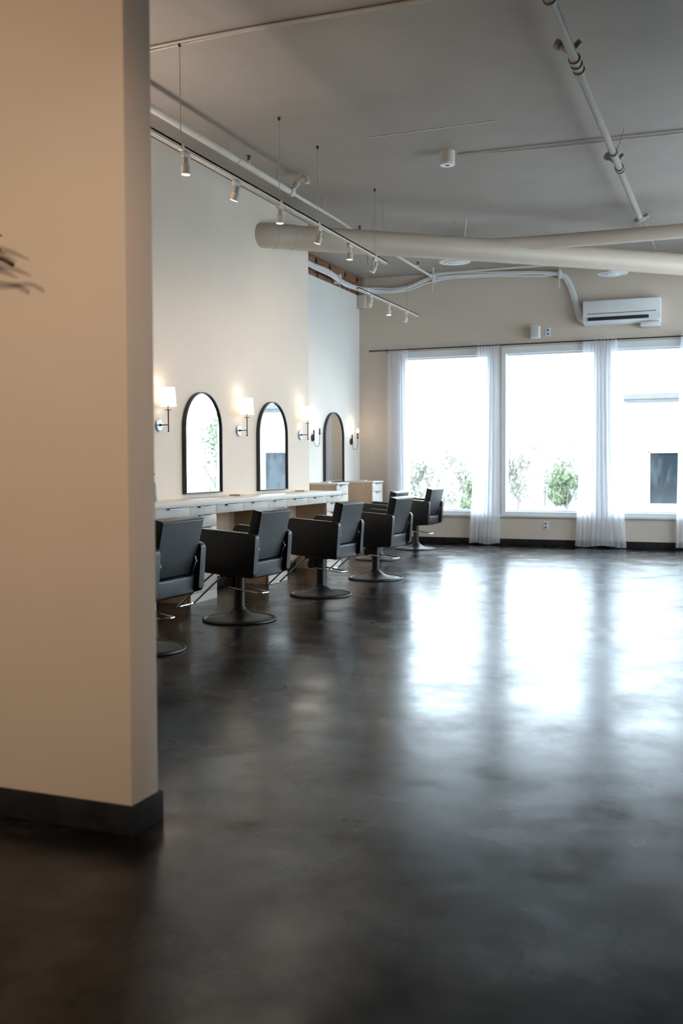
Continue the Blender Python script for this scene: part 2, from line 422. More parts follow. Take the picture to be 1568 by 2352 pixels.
def sprinkler(x, y, z):
    t = bpy.data.objects.new('sprinkler_head', None); C.objects.link(t); t.empty_display_size = .05
    t.parent = pl; t.location = Vector((x, y, z)) - Vector(pl.location)
    MB().lathe([(.012, -.004), (.012, .02), (.02, .022), (.02, .03)], n=12).build('socket', PIPEW, t)
    m = MB(); m.lathe([(.010, .03), (.006, .045), (.004, .06)], n=10); m.tube([(-.012, 0, .03), (-.014, 0, .05), (0, 0, .068)], .003, 6); m.tube([(.012, 0, .03), (.014, 0, .05), (0, 0, .068)], .003, 6)
    m.lathe([(.006, .066), (.022, .070), (.022, .073), (.003, .076)], n=12)
    m.build('deflector', IRON, t)
sprinkler(X0, 8.28, 3.988); sprinkler(X0, 11.15, 3.976); sprinkler(X0, 13.45, 3.978)
m = MB(); m.tube([(X0, 14.1, 3.97), (X0, 14.25, 4.0)], .028, 12); m.tube([(X0 - .05, 14.25, 4.03), (2.9, 14.25, 4.03)], .018, 10)
m.tube([(X0, 14.2, 3.98), (X0, 14.2, H)], .012, 8)
tag(m.build('cross_pipe', PIPEW), 'thin white pipe crossing the ceiling corner just before the window wall', 'pipe')

XP = 3.82; ZP = 3.93
pr = thing('overhead_pipe', (XP, 9, ZP), 'long cream pipe running to the windows under the dark right part of the ceiling', 'pipe')
at_parent(MB().tube([(XP, 3.5, ZP), (XP, 11.6, ZP)], .031, 16).build('main_pipe', PIPED), pr)
at_parent(MB().tube([(XP, 11.6, ZP + .02), (XP, 11.75, ZP + .07), (XP, 14.72, ZP + .07)], .018, 12).build('thin_pipe', PIPED), pr)
for ys in ((5.95,), (6.88, 6.98, 7.08), (9.05, 9.52, 9.60)):
    for y in ys: at_parent(MB().tube([(XP, y - .022, ZP), (XP, y + .022, ZP)], .042, 16).build('coupling', PIPED), pr)
for y in (6.72, 9.30):
    m = MB(); m.tube([(XP - .01, y, ZP), (XP - .085, y, ZP + .05)], [.026, .022], 12); m.tube([(XP - .07, y, ZP + .04), (XP - .10, y, ZP + .06)], .033, 12)
    m.tube([(XP + .01, y, ZP), (XP + .06, y, ZP + .05)], .022, 12)
    at_parent(m.build('side_outlet', PIPED), pr)
for y in (9.0, 11.5):
    m = MB(); arc = [(XP + .036 * math.cos(R(a)), y, ZP + .036 * math.sin(R(a))) for a in range(180, 361, 20)]
    m.tube([(XP - .05, y, H)] + arc + [(XP + .09, y + .06, H)], .0035, 6); at_parent(m.build('pipe_hanger', PIPED), pr)
m = MB(); m.tube(smooth_path([(XP, 11.6, ZP), (XP + .03, 11.7, ZP + .03), (XP + .06, 11.72, ZP + .06), (XP + .03, 11.80, ZP + .07)], 4), .026, 12)
m.tube([(XP - .07, 11.66, ZP - .01), (XP + .02, 11.66, ZP + .01)], .03, 12)
at_parent(m.build('elbow_fitting', PIPED), pr)

# ceiling conduits
m = MB(); q = [(0.02, 6.02), (.75, 6.03), (1.75, 6.01), (2.95, 6.05), (5, 6.06), (7.35, 6.06)]
m.tube(smooth_path([(x, y, H - .012) for x, y in q], 3), .009, 8); m.tube(smooth_path([(x, y + .035 + .02 * math.sin(x * 2), H - .012) for x, y in q], 3), .007, 8)
tag(m.build('ceiling_conduit', PIPEW), 'pair of thin conduits crossing the ceiling at the top above the nearest rod', 'conduit')
m = MB(); m.tube([(2.39, 9.17, H - .010), (4.4, 9.25, H - .010), (7.35, 9.36, H - .010)], .007, 8); m.tube([(2.39, 9.20, H - .010), (3.2, 9.30, H - .010), (7.35, 9.44, H - .010)], .006, 8)
tag(m.build('ceiling_conduit', PIPEW), 'pair of thin conduits running right from the round junction box on the ceiling', 'conduit')
struct('trim_2', MB().box(1.75, 2.95, 8.42, 8.432, H - .004, H - .0005), PIPEW)
t = thing('detector', (2.315, 9.08, H), 'cylindrical cream detector with white face on the open ceiling', 'detector')
MB().lathe([(.071, 0), (.071, -.105)], n=32).build('housing', TRACKW, t)
MB().lathe([(.071, -.105), (.071, -.122), (.064, -.128), (0, -.128)], n=32).build('face', PLASTIC, t)
m = MB()
for dx in (-.012, 0, .012): m.tube([(dx - .004, -.016, -.1295), (dx + .004, .012, -.1295)], .0035, 5)
m.build('emblem', DARKSLOT, t)

# ------------------------------------------------------------------ track lights
def rail(name_loc, x, y0, y1, z, label, rods):
    t = thing('track_rail', (x, y0, z), label, 'track light rail')
    m = MB(); m.box(-.0175, -.005, 0, y1 - y0, -.016, .016); m.box(.005, .0175, 0, y1 - y0, -.016, .016); m.box(-.0175, .0175, 0, y1 - y0, .004, .016); m.box(-.0175, .0175, y1 - y0 - .01, y1 - y0 + .004, -.016, .016)
    m.build('rail_body', TRACKW, t)
    MB().box(-.005, .005, .005, y1 - y0 - .01, .0, .004).build('conductor', IRON, t)
    for y in rods:
        q = MB(); q.tube([(0, y - y0, .016), (0, y - y0, H - z)], .0035, 8)
        rd = q.build('suspension_rod', STEEL, t)
        MB().lathe([(.012, 0), (.012, -.018), (.007, -.028)], (0, y - y0, H - z), 12).build('ceiling_cap', IRON, rd)
        MB().box(-.02, .02, y - y0 - .02, y - y0 + .02, -.018, .024, bev=.003).build('clip', TRACKW, rd)
    return t
rail(0, 1.262, 4.6, 10.36, 3.418, 'long cream spotlight rail hung on thin rods beside the left wall', [6.06, 7.65, 8.47, 10.0])
rail(0, .415, 11.70, 14.20, 3.418, 'shorter white spotlight rail hung in the recess near the windows', [12.05, 13.69])

def spot_proto():
    t = thing('spotlight', (0, 0, 0), 'x', 'spotlight')
    MB().box(-.016, .016, -.045, .045, -.045, -.012, bev=.004).build('adapter', TRACKW, t)
    m = MB(); m.tube([(0, -.03, -.04), (0, -.03, -.085), (0, -.012, -.10)], .006, 8); m.build('arm', TRACKW, t)
    return t
def spotlight(x, y, z, label, tilt, lens, power):
    t = thing('spotlight', (x, y, z), label, 'spotlight', group='track spotlights')
    MB().box(-.016, .016, -.045, .035, -.05, -.017, bev=.004).build('adapter', TRACKW, t)
    MB().tube([(0, -.03, -.045), (0, -.03, -.09), (0, -.01, -.10)], .006, 8).build('arm', TRACKW, t)
    xf = Matrix.Translation((0, 0, -.10)) @ Euler((0, R(tilt), 0)).to_matrix().to_4x4()
    h = MB(xf).lathe([(.0, .045), (.018, .045), (.021, .038), (.021, .0), (.031, -.008), (.032, -.066), (.029, -.068)], n=24, caps=False).build('lamp_head', TRACKW, t)
    MB(xf).lathe([(.0, -.064), (.029, -.064), (.030, -.068)], n=24, caps=False).build('lens', lens, h)
    if power:
        L = bpy.data.lights.new('spot_beam', 'SPOT'); L.energy = power; L.color = (1, .84, .66); L.spot_size = R(165); L.spot_blend = .9; L.shadow_soft_size = .03
        lo = bpy.data.objects.new('spot_beam', L); C.objects.link(lo); lo.parent = t
        lo.matrix_local = xf @ Matrix.Translation((0, 0, -.075))
spots = [(6.13, 'nearest spotlight on the long rail, under the first rod', 2, 19), (6.88, 'second spotlight on the long rail, tilted toward the left wall', 20, 19),
         (7.66, 'third spotlight on the long rail, directly above the start of the duct', 2, 19), (8.50, 'fourth spotlight on the long rail, just left of the duct seams and tilted', 18, 19),
         (9.27, 'fifth spotlight on the long rail, lit against the duct underside', 2, 19), (10.0, 'sixth spotlight at the far end of the long rail, turned away', 32, 20)]
for y, l, tl, pw in spots: spotlight(1.262, y, 3.418, l, tl, LENS, pw)
for y, l, tl, ln, pw in [(12.18, 'first spotlight on the short rail, tilted toward the recess', 25, LENSD, 14), (12.90, 'middle spotlight on the short rail, glowing', 3, LENS, 20),
                         (13.64, 'last spotlight on the short rail, pale and unlit', 15, LENSD, 0)]:
    spotlight(.415, y, 3.418, l, tl, ln, pw)

# ------------------------------------------------------------------ vanity
ZC = .905; XF = .415
m = MB(); m.box(.001, .432, 6.42, YC - .003, ZC - .048, ZC, bev=.003)
tag(m.build('countertop', TOPM), 'long pale laminate countertop along the left wall below the arched mirrors', 'countertop')
def handle(yc, z, x, par, ln=.19):
    m = MB(); m.box(x, x + .024, yc - ln / 2, yc + ln / 2, z - .002, z + .001); m.box(x + .021, x + .024, yc - ln / 2, yc + ln / 2, z - .012, z + .001)
    m.build('handle', PLATEM, par)
def drawer(y0, y1, z0, z1, x, par, hy=True):
    g = .0018
    d = MB().box(x - .018, x, y0 + g, y1 - g, z0 + g, z1 - g, bev=.0015).build('drawer', FRONT, par)
    handle((y0 + y1) / 2, z1 - .003, x, d, min(.19, (y1 - y0) * .42))
ZR = (.775, .857)
def stack(y0, y1, x0, x, label, z_top, rows, top=None, name='drawer_cabinet', pl=.0):
    t = thing(name, (0, 0, 0), label, 'cabinet', group='drawer cabinets')
    m = MB(); e = .016
    m.box(x0 + .001, x - .02, y0 + .001, y0 + e, pl, z_top); m.box(x0 + .001, x - .02, y1 - e, y1 - .001, pl, z_top)
    m.box(x0 + .001, x - .021, y0 + e, y1 - e, pl, pl + .016); m.box(x0 + .001, x0 + .012, y0 + e, y1 - e, pl + .016, z_top)
    m.build('carcass', OAK, t)
    MB().box(x - .03, x - .001, y0 + .001, y1 - .001, .0, rows[-1][0] - .002).build('plinth', FRONT, t)
    for a, b in rows: drawer(y0, y1, a, b, x, t)
    if top: MB().box(x0 + .001, x + .012, y0 - .006, y1 + .012, z_top, z_top + .022, bev=.002).build('cabinet_top', TOPM, t)
    return t
rows = [ZR, (.665, .775), (.375, .665), (.085, .375)]
stack(6.52, 7.024, 0, XF, 'nearest drawer cabinet under the long countertop, mostly hidden by the partition', .856, rows)
stack(7.578, 8.053, 0, XF, 'pale drawer cabinet under the countertop between the two nearest chairs', .856, rows)
stack(9.133, 9.584, 0, XF, 'pale drawer cabinet under the countertop behind the second nearest chair', .856, rows)
stack(10.674, YC - .01, 0, XF, 'last drawer cabinet under the far end of the long countertop', .856, rows)
def apron(ys, label):
    t = thing('knee_drawer_unit', (0, 0, 0), label, 'drawer unit', group='shallow drawer units over the knee spaces')
    MB().box(.016, XF - .022, ys[0] + .002, ys[-1] - .002, ZR[0] + .004, ZR[0] + .016).build('bottom_panel', OAK, t)
    MB().box(.014, .026, ys[0] + .002, ys[-1] - .002, .11, ZR[0] + .004).build('back_panel', OAK, t)
    for a, b in zip(ys, ys[1:]): drawer(a, b, *ZR, XF, t)
apron([7.024, 7.578], 'shallow drawer over the knee space in front of the nearest chair')
apron([8.053, 8.588, 9.133], 'two shallow drawers over the knee space below the gap between the mirrors')
apron([9.584, 10.128, 10.674], 'two shallow drawers over the knee space below the second mirror')
def cabrow(z): return [(z - .135, z - .005), (z - .37, z - .135), (z - .60, z - .37), (.085, z - .60)]
stack(12.62, 13.045, RX, -.25, 'oak sided white drawer cabinet left of the farthest mirror in the recess', .945, cabrow(.945), True)
stack(14.05, 14.50, RX, -.25, 'oak sided white drawer cabinet in the recess corner right of the farthest mirror', .945, cabrow(.945), True)
def tray(x, y, z, label, mt):
    t = thing('small_tray', (x, y, z), label, 'tray')
    MB().box(-.06, .06, -.05, .05, 0.0, .009, bev=.003).build('tray_base', mt, t)
    m = MB(); m.box(-.06, -.052, -.05, .05, .009, .016); m.box(.052, .06, -.05, .05, .009, .016); m.box(-.052, .052, -.05, -.042, .009, .016); m.box(-.052, .052, .042, .05, .009, .016); m.build('rim', mt, t)
tray(.12, 9.01, ZC, 'small tan tray on the countertop between the two arched mirrors', TRAYM)
tray(.10, 10.66, ZC, 'small tan tray on the countertop right of the second mirror', TRAYM)
tray(-.5, 12.84, .967, 'small white tray on the cabinet left of the farthest mirror', PLASTIC)
tray(-.5, 14.28, .967, 'small white tray on the recess corner cabinet', PLASTIC)
t = thing('pump_bottle', (.14, 7.40, ZC), 'tall grey bottle on the countertop at the partition edge', 'bottle')
MB().lathe([(.0, 0), (.045, 0), (.047, .01), (.045, .13), (.032, .165), (.015, .18), (.014, .195)], n=24).build('body', GREYP, t)
m = MB(); m.lathe([(.017, .195), (.017, .215), (.006, .22), (.006, .24)], n=14); m.tube([(0, .0, .24), (.0, .03, .243), (0, .05, .235)], .007, 8); m.build('pump', GREYP, t)

# ------------------------------------------------------------------ arched mirrors
def mirror(x, y0, y1, z0, z1, label):
    t = thing('arched_mirror', (x, (y0 + y1) / 2, z0), label, 'mirror', group='arched black framed mirrors')
    w = (y1 - y0) / 2; zz = z1 - z0
    def arch(w_, zb, zt, n=28):
        s = zt - w_ * 1.0
        return [(-w_, zb), (w_, zb)] + [(w_ * math.cos(math.pi * k / n), s + w_ * math.sin(math.pi * k / n)) for k in range(n + 1)]
    a = arch(w, 0, zz); b = arch(w - .013, .013, zz - .013)
    f = MB(); bm = f.bm
    A = [bm.verts.new((.001, u, v)) for u, v in a]; A2 = [bm.verts.new((.042, u, v)) for u, v in a]
    B = [bm.verts.new((.001, u, v)) for u, v in b]; B2 = [bm.verts.new((.042, u, v)) for u, v in b]
    n = len(A)
    for i in range(n):
        j = (i + 1) % n
        bm.faces.new([A[i], A[j], A2[j], A2[i]]); bm.faces.new([A2[i], A2[j], B2[j], B2[i]]); bm.faces.new([B2[i], B2[j], B[j], B[i]])
    bmesh.ops.remove_doubles(bm, verts=bm.verts, dist=1e-5); bmesh.ops.recalc_face_normals(bm, faces=bm.faces)
    f.build('frame', BLACKMETAL, t)
    MB().prism(arch(w - .012, .012, zz - .012), 'X', .004, .026).build('glass', MIRROR, t)
mirror(0, 8.148, 8.862, .945, 1.928, 'black arched mirror nearest the partition, above the long countertop')
mirror(0, 9.694, 10.424, .936, 1.922, 'black arched mirror above the far half of the long countertop')
mirror(RX, 13.258, 13.988, .962, 1.990, 'slim black arched mirror in the recess between two candle sconces')

# ------------------------------------------------------------------ sconces
def sconce(y, z, label):
    t = thing('wall_sconce', (0, y, z), label, 'wall lamp', group='shaded wall sconces')
    MB().lathe([(.056, .001), (.056, .012), (.052, .017), (0, .018)], n=32, axis='X').build('backplate', PLATEM, t)
    m = MB(); m.lathe([(.0085, .016), (.010, .026), (.005, .04)], n=12, axis='X'); m.tube([(.018, 0, 0), (.105, 0, 0)], .0045, 10); m.build('arm', DARKBRONZE, t)
    m = MB(); m.tube([(.105, 0, -.058), (.105, 0, .13)], .0055, 10); m.lathe([(.008, -.062), (.008, -.05)], (.105, 0, 0), 10); m.build('stem', DARKBRONZE, t)
    MB().lathe([(.004, .128), (.030, .131), (.031, .134), (.010, .136)], (.105, 0, 0), 24).build('bobeche', DARKBRONZE, t)
    MB().lathe([(.011, .135), (.011, .18)], (.105, 0, 0), 16).build('sleeve', CREAM, t)
    s = MB().lathe([(.074, .165), (.060, .335)], (.105, 0, 0), 32, caps=False).build('lamp_shade', SHADE, t)
    b = MB().lathe([(.006, .185), (.02, .215), (.022, .235), (.012, .26), (0, .266)], (.105, 0, 0), 16).build('bulb', BULB, t)
    L = bpy.data.lights.new('sconce_light', 'POINT'); L.energy = .75; L.color = (1, .85, .72); L.shadow_soft_size = .03
    lo = bpy.data.objects.new('sconce_light', L); C.objects.link(lo); lo.parent = t; lo.location = (.105, 0, .30)
sconce(7.741, 1.583, 'white shaded wall sconce left of the nearest arched mirror')
sconce(9.277, 1.580, 'white shaded wall sconce between the two arched mirrors')
sconce(10.845, 1.575, 'white shaded wall sconce at the end of the main wall, right of both mirrors')
def candle(y, z, label):
    t = thing('candle_sconce', (RX, y, z), label, 'wall lamp', group='bare bulb candle sconces')
    MB().lathe([(.050, .001), (.050, .010), (.044, .016), (.0, .018)], n=28, axis='X').build('backplate', IRON, t)
    m = MB(); m.tube([(.026, 0, -.04), (.026, 0, .075)], .010, 10); m.lathe([(.004, .07), (.013, .085), (.013, .095), (.004, .11), (.003, .125), (0, .13)], (.026, 0, 0), 12); m.tube([(.01, 0, 0), (.03, 0, 0)], .014, 10)
    m.build('finial', IRON, t)
    m = MB(); m.tube(smooth_path([(.028, 0, -.035), (.032, 0, -.085), (.055, 0, -.12), (.085, 0, -.122), (.108, 0, -.09), (.115, 0, -.02), (.115, 0, .045)], 5), .0035, 8); m.build('arm', IRON, t)
    m = MB(); m.lathe([(.003, .035), (.010, .05), (.022, .058), (.022, .061), (.012, .064)], (.115, 0, 0), 18); m.lathe([(.0105, .062), (.0105, .135)], (.115, 0, 0), 14); m.build('candle_cup', IRON, t)
    MB().lathe([(.007, .135), (.017, .155), (.019, .172), (.010, .195), (0, .205)], (.115, 0, 0), 16).build('bulb', BULB, t)
    L = bpy.data.lights.new('candle_light', 'POINT'); L.energy = 1.4; L.color = (1, .78, .56); L.shadow_soft_size = .02
    lo = bpy.data.objects.new('candle_light', L); C.objects.link(lo); lo.parent = t; lo.location = (.115, 0, .235)
candle(12.87, 1.598, 'bare bulb candle sconce left of the farthest arched mirror')
candle(14.36, 1.572, 'bare bulb candle sconce in the recess corner right of the farthest mirror')

# ------------------------------------------------------------------ styling chairs
TILT = Matrix.Translation((0, 0, .36)) @ Matrix.Rotation(R(4.2), 4, 'Y') @ Matrix.Translation((0, 0, -.36))
def make_chair():
    t = thing('styling_chair', (0, 0, 0), 'x', 'chair', group='black styling chairs')
    MB().lathe([(0, 0), (.289, 0), (.293, .005), (.291, .014), (.283, .020), (.274, .018), (.267, .010), (.260, .011), (.250, .017), (.20, .022), (.15, .031), (.11, .044), (.08, .060), (.058, .078), (.048, .090), (.048, .094), (.0, .094)], n=56).build('base', BLACKMETAL, t)
    m = MB(); m.lathe([(.040, .09), (.040, .36)], n=28); m.lathe([(.050, .084), (.052, .090), (.050, .098), (.041, .101)], n=28); m.build('column', BLACKMETAL, t)
    m = MB(); m.prism([(-.118, .262), (-.118, .30), (-.095, .345), (-.03, .352), (-.03, .25), (-.10, .25)], 'Y', -.045, .045, bev=.006)
    m.box(-.12, .12, -.10, .10, .345, .368, bev=.004); m.build('pump_housing', BLACKMETAL, t)
    # foot pump lever, a chrome hoop
    m = MB(); th = R(-20); c, s = math.cos(th), math.sin(th)
    def lv(x, y, z): return (c * x - s * y, s * x + c * y, z)
    m.tube(smooth_path([lv(-.10, -.058, .262), lv(0, -.06, .256), lv(.25, -.055, .240), lv(.285, -.045, .238), lv(.292, 0, .238), lv(.285, .045, .238), lv(.25, .055, .240), lv(0, .06, .256), lv(-.10, .058, .262)], 5), .0065, 10)
    m.build('pump_lever', CHROME, t)
    # footrest, a chrome hoop below the front of the seat
    m = MB(); q = [(-.15, -.12, .385), (-.30, -.12, .262), (-.475, -.118, .108), (-.50, -.105, .088), (-.503, 0, .086), (-.50, .105, .088), (-.475, .118, .108), (-.30, .12, .262), (-.15, .12, .385)]
    m.tube(smooth_path(q, 6), .0085, 10); m.build('footrest', CHROME, t)
    # seat
    m = MB(TILT); m.box(-.205, .262, -.236, .236, .375, .505, bev=.018, seg=4); s_ = m.build('seat', LEATHER, t)
    for sy in (-1, 1):
        a0, a1 = (sy * .24, sy * .305)
        MB(TILT).prism(rrect(-.215, .292, .388, .722, .035, 6), 'Y', min(a0, a1), max(a0, a1), bev=.011, seg=3).build('armrest', LEATHER, t)
    # backrest
    bx = Matrix.Translation((.20, 0, .51)) @ Matrix.Rotation(R(9), 4, 'Y')
    m = MB(TILT @ bx)
    out = [(-.190, .0), (.190, .0), (.198, .14), (.246, .155), (.25, .39), (-.25, .39), (-.246, .155), (-.198, .14)]
    m.prism(out, 'X', -.045, .043, bev=.016, seg=4)
    m.build('backrest', LEATHER, t)
    for sy in (-1, 1):
        h = MB(TILT @ bx)
        ya, yb = sorted((sy * .210, sy * .216))
        h.prism([(.005, -.03), (.048, -.03), (.062, .10), (.05, .135), (-.005, .135)], 'Y', ya, yb); hp = h.build('hinge_plate', STEEL, t)
        for zz in (-.005, .105):
            k = MB(TILT @ bx); k.tube([(.044, sy * .214, zz), (.066, sy * .214, zz)], .0075, 10); k.build('knob', STEEL, hp)
    return t
chairs = [(1.208, 5.594, -1.5, 'black styling chair nearest the camera, half hidden by the partition'),
          (1.218, 6.960, -2.0, 'black styling chair second in the row, whole, just right of the partition edge'),
          (1.236, 8.565, -2.0, 'black styling chair third in the row, below the last shaded sconce'),
          (1.268, 9.980, -2.5, 'black styling chair fourth in the row, overlapping the farther chair behind it'),
          (.548, 12.065, -1.0, 'black styling chair mostly hidden behind the fourth chair, by the recess'),
          (.548, 13.676, -3.5, 'black styling chair farthest away, in front of the leftmost window')]
proto = make_chair()
for i, (x, y, a, l) in enumerate(chairs):
    o = proto if i == 0 else copy_tree(proto)
    o.location = (x, y, 0); o.rotation_euler = (0, 0, R(a)); o['label'] = l

# ------------------------------------------------------------------ curtains
def curtain(top, bot, folds, amp, seed, label, flat=0):
    r_ = random.Random(seed); bm = bmesh.new(); nu, nv = folds * 12, 60
    ph = [r_.uniform(0, 6.28) for _ in range(4)]
    yc = D - .085; grid = []
    for j in range(nv + 1):
        v = j / nv; z = 3.015 - (3.015 - .025) * v
        row = []
        e = v ** 1.6
        x0 = top[0] + (bot[0] - top[0]) * e; x1 = top[1] + (bot[1] - top[1]) * e
        for i in range(nu + 1):
            u = i / nu
            a = amp * (.55 + .45 * min(v * 3, 1))
            if flat and u < flat: a *= .25
            uu = u + .018 * math.sin(6.28 * u * 1.7 + ph[0]) + .02 * v * math.sin(6.28 * u * 2.3 + ph[1])
            d = a * math.sin(6.2832 * folds * uu + ph[2]) + a * .4 * math.sin(6.2832 * folds * 2.1 * u + ph[3])
            xs_ = x0 + (x1 - x0) * u + .012 * math.cos(6.2832 * folds * uu + ph[2]) * min(v * 4, 1)
            if v < .012: d *= .3
            row.append(bm.verts.new((xs_, yc + d, z + (.006 * math.sin(6.28 * folds * u * 1.5) if j == 0 else 0) + (.012 * math.sin(6.28 * u * 1.3 + ph[1]) if j == nv else 0))))
        grid.append(row)
    for j in range(nv):
        for i in range(nu): bm.faces.new([grid[j][i], grid[j][i + 1], grid[j + 1][i + 1], grid[j + 1][i]])
    m = MB(); m.bm.free(); m.bm = bm
    return tag(m.build('sheer_curtain', SHEER, ang=80), label, 'curtain', 'sheer white curtains')
curtain((-.222, .115), (-.235, .17), 9, .016, 1, 'narrow sheer white curtain at the left end of the rod, behind the chairs')
curtain((1.185, 1.525), (1.065, 1.535), 7, .024, 2, 'sheer white curtain between the first and second windows')
curtain((2.755, 3.235), (2.665, 3.365), 10, .024, 3, 'wide sheer white curtain between the second and third windows', .3)
curtain((4.085, 4.62), (4.045, 4.72), 10, .022, 4, 'sheer white curtain cut off by the right edge of the picture')
o = thing('curtain_rod', (3.5, D - .085, 2.985), 'thin black curtain rod running above all the windows', 'curtain rod')
m = MB().tube([(-4.0, 0, 0), (4.4, 0, 0)], .0095, 12); m.build('rod', BLACKMETAL, o)
MB().tube([(-4.025, 0, 0), (-3.995, 0, 0)], .014, 12).build('finial', BLACKMETAL, o)
for x in (-3.75, -2.15, -.55, 1.5, 3.9):
    m = MB(); m.tube([(x, 0, 0), (x, .083, 0)], .006, 8); m.box(x - .012, x + .012, .076, .0845, -.03, .03); m.build('bracket', BLACKMETAL, o)

# ------------------------------------------------------------------ wall unit, speaker, outlets
t = thing('air_conditioner', (3.30, D, 3.20), 'white wall mounted air conditioner high above the third window', 'air conditioner')
m = MB(); m.prism([(-.001, 0.0), (-.001, .335), (-.17, .335), (-.215, .325), (-.225, .30), (-.225, .12), (-.215, .10), (-.205, .035), (-.16, .0)], 'X', -.53, .52, bev=.006, seg=2)
m.build('housing', PLASTIC, t)
MB().box(-.46, .37, -.228, -.205, .045, .092, bev=.003).build('air_slot', DARKSLOT, t)
m = MB(); m.box(-.45, .36, -.234, -.226, .060, .066); m.box(-.45, .36, -.234, -.226, .074, .079); m.build('louver', DARKBRONZE, t)
MB().box(-.47, .47, -.229, -.224, .135, .146).build('panel_groove', ROOF, t)
MB().box(.255, .515, -.21, -.01, -.062, -.003, bev=.008).build('drain_cover', PLASTIC, t)
t = thing('wall_speaker', (2.072, D, 3.055), 'small white boxy wall speaker above the second window', 'speaker')
MB().box(-.062, .062, -.13, -.03, .0, .185, bev=.008, seg=3).build('cabinet', PLASTIC, t)
MB().box(-.05, .05, -.1335, -.129, .02, .172, bev=.002).build('grille', mat('speaker_mesh', (.5, .5, .51), .6, noise=(60, (.6, .6, .61), .4, .6)), t)
m = MB(); m.box(-.02, .02, -.03, -.0008, .06, .12); m.tube([(.06, -.04, .04), (.09, -.025, .03), (.12, -.012, .05)], .003, 6); m.build('bracket', PLASTIC, t)
def outlet(x, z, label):
    t = thing('wall_outlet', (x, D, z), label, 'outlet')
    MB().box(-.038, .038, -.008, -.0006, -.06, .06, bev=.003).build('plate', PLASTIC, t)
    m = MB(); m.box(-.017, .017, -.0105, -.007, .012, .042, bev=.002); m.box(-.017, .017, -.0105, -.007, -.042, -.012, bev=.002); m.build('socket', ROOF, t)
outlet(2.237, 3.148, 'white outlet plate high on the wall beside the small speaker')
outlet(2.214, .308, 'white outlet plate low on the wall below the second window')

# refrigerant line set
yl = D - .07
base_path = [(-.595, 12.1, 3.97), (-.585, 12.6, 3.952), (-.585, 13.2, 3.95), (-.585, 13.75, 3.90), (-.58, 14.2, 3.91), (-.54, 14.55, 3.92), (-.38, yl, 3.925), (-.11, yl, 3.905), (.15, yl, 3.94), (.45, yl, 4.03), (.82, yl, 4.065), (1.5, yl, 4.04), (2.1, yl, 4.0), (2.42, yl, 3.965), (2.54, yl, 3.86), (2.63, yl, 3.62), (2.68, yl, 3.42), (2.72, yl, 3.30), (2.775, yl, 3.262)]
t = thing('refrigerant_line', (0, D, 3.9), 'bundle of white wrapped pipes sagging along the beam to the wall air conditioner', 'pipe')
for i, (dx, dz, r) in enumerate(((0, 0, .021), (.008, -.034, .017), (-.004, .028, .012))):
    q = [(x + (dx if k < 7 else 0), y + (0 if k < 7 else dx * 1.5), z + dz + .006 * math.sin(k * 1.7 + i * 2)) if k < 13 else (x + dz * .9, y + dx, z + .2 * dz) for k, (x, y, z) in enumerate(base_path)]
    q[-1] = (2.77, yl + dx, 3.262 + dz * .5)
    at_parent(MB().tube(smooth_path(q, 5), r, 10).build('line', PLASTIC, t), t)
for (x, y, z, ax) in ((-.585, 13.55, 3.92, 0), (.52, yl, 4.045, 1), (2.42, yl, 3.965, 1)):
    m = MB()
    if ax: m.box(x - .02, x + .02, y - .04, D - .001, z - .065, z + .055, bev=.005); m.tube([(x, y - .03, z - .06), (x - .01, y - .035, z - .20)], .006, 6); m.tube([(x, y, z + .05), (x, y, H)], .005, 6)
    else: m.box(-.651, x + .04, y - .02, y + .02, z - .065, z + .065, bev=.005); m.tube([(x + .02, y, z - .06), (x + .025, y, z - .22)], .005, 6)
    at_parent(m.build('clamp', PLASTIC, t), t)

# ------------------------------------------------------------------ twig decoration on the partition
t = thing('dried_branch', (2.48, 2.752, 1.91), 'dark dried twig with curled leaves on the partition at the left picture edge', 'wall decoration')
m = MB(); q = smooth_path([(-.30, -.012, -.10), (-.15, -.06, -.04), (-.02, -.11, -.005), (.10, -.132, -.012), (.148, -.132, -.014), (.175, -.132, -.022), (.208, -.132, -.040)], 6)
m.tube(q, [.004 + .0035 * min(1, k / 20) for k in range(len(q))], 8); m.build('stem', TWIG, t)
for k, (a, b, c_) in enumerate([((-.2, -.06, 0), (.0, -.11, .10), (.155, -.12, .060)), ((-.12, -.09, .02), (.03, -.12, .05), (.160, -.13, .012))]):
    MB().tube(smooth_path([a, b, c_], 6), [.002, .004, .006, .008, .01, .011, .012, .011, .01, .008, .006, .004, .002], 7).build('leaf', TWIG, t)

# ------------------------------------------------------------------ outside
def at(px, py, Y):
    d = M3 @ Vector((px - 784, 1146 - py, -FPX)); return CAM + d * ((Y - CAM.y) / d.y)
tag(MB().box(-90, 110, D + .25, 170, -1.0, -.9).build('pavement', ASPH), kind='structure')
b = thing('neighbour_building', (10, 30, -.9), 'white stucco building with dark glass outside the rightmost window', 'building')
bx0 = at(1404, 1000, 28).x
m = MB()
wx0, wx1, wz0, wz1 = at(1488, 1100, 28).x, at(1488, 1100, 28).x + .95, .08, 1.55
m.box(bx0, wx0, 28, 44, -.9, 2.95); m.box(wx1, 10, 28, 44, -.9, 2.95); m.box(wx0, wx1, 28, 44, wz1, 2.95); m.box(wx0, wx1, 28, 44, -.9, wz0)
at_parent(m.build('wall', STUCCO), b)
at_parent(MB().box(wx0, wx1, 28.12, 28.16, wz0, wz1).build('window', EXTGLASS), b)
fr = MB(); fr.box(wx0, wx1, 28.02, 28.1, wz1 - .05, wz1); fr.box(wx0, wx1, 27.95, 28.1, wz0, wz0 + .05); fr.box(wx0, wx0 + .04, 28.02, 28.1, wz0, wz1); fr.box(wx1 - .04, wx1, 28.02, 28.1, wz0, wz1)
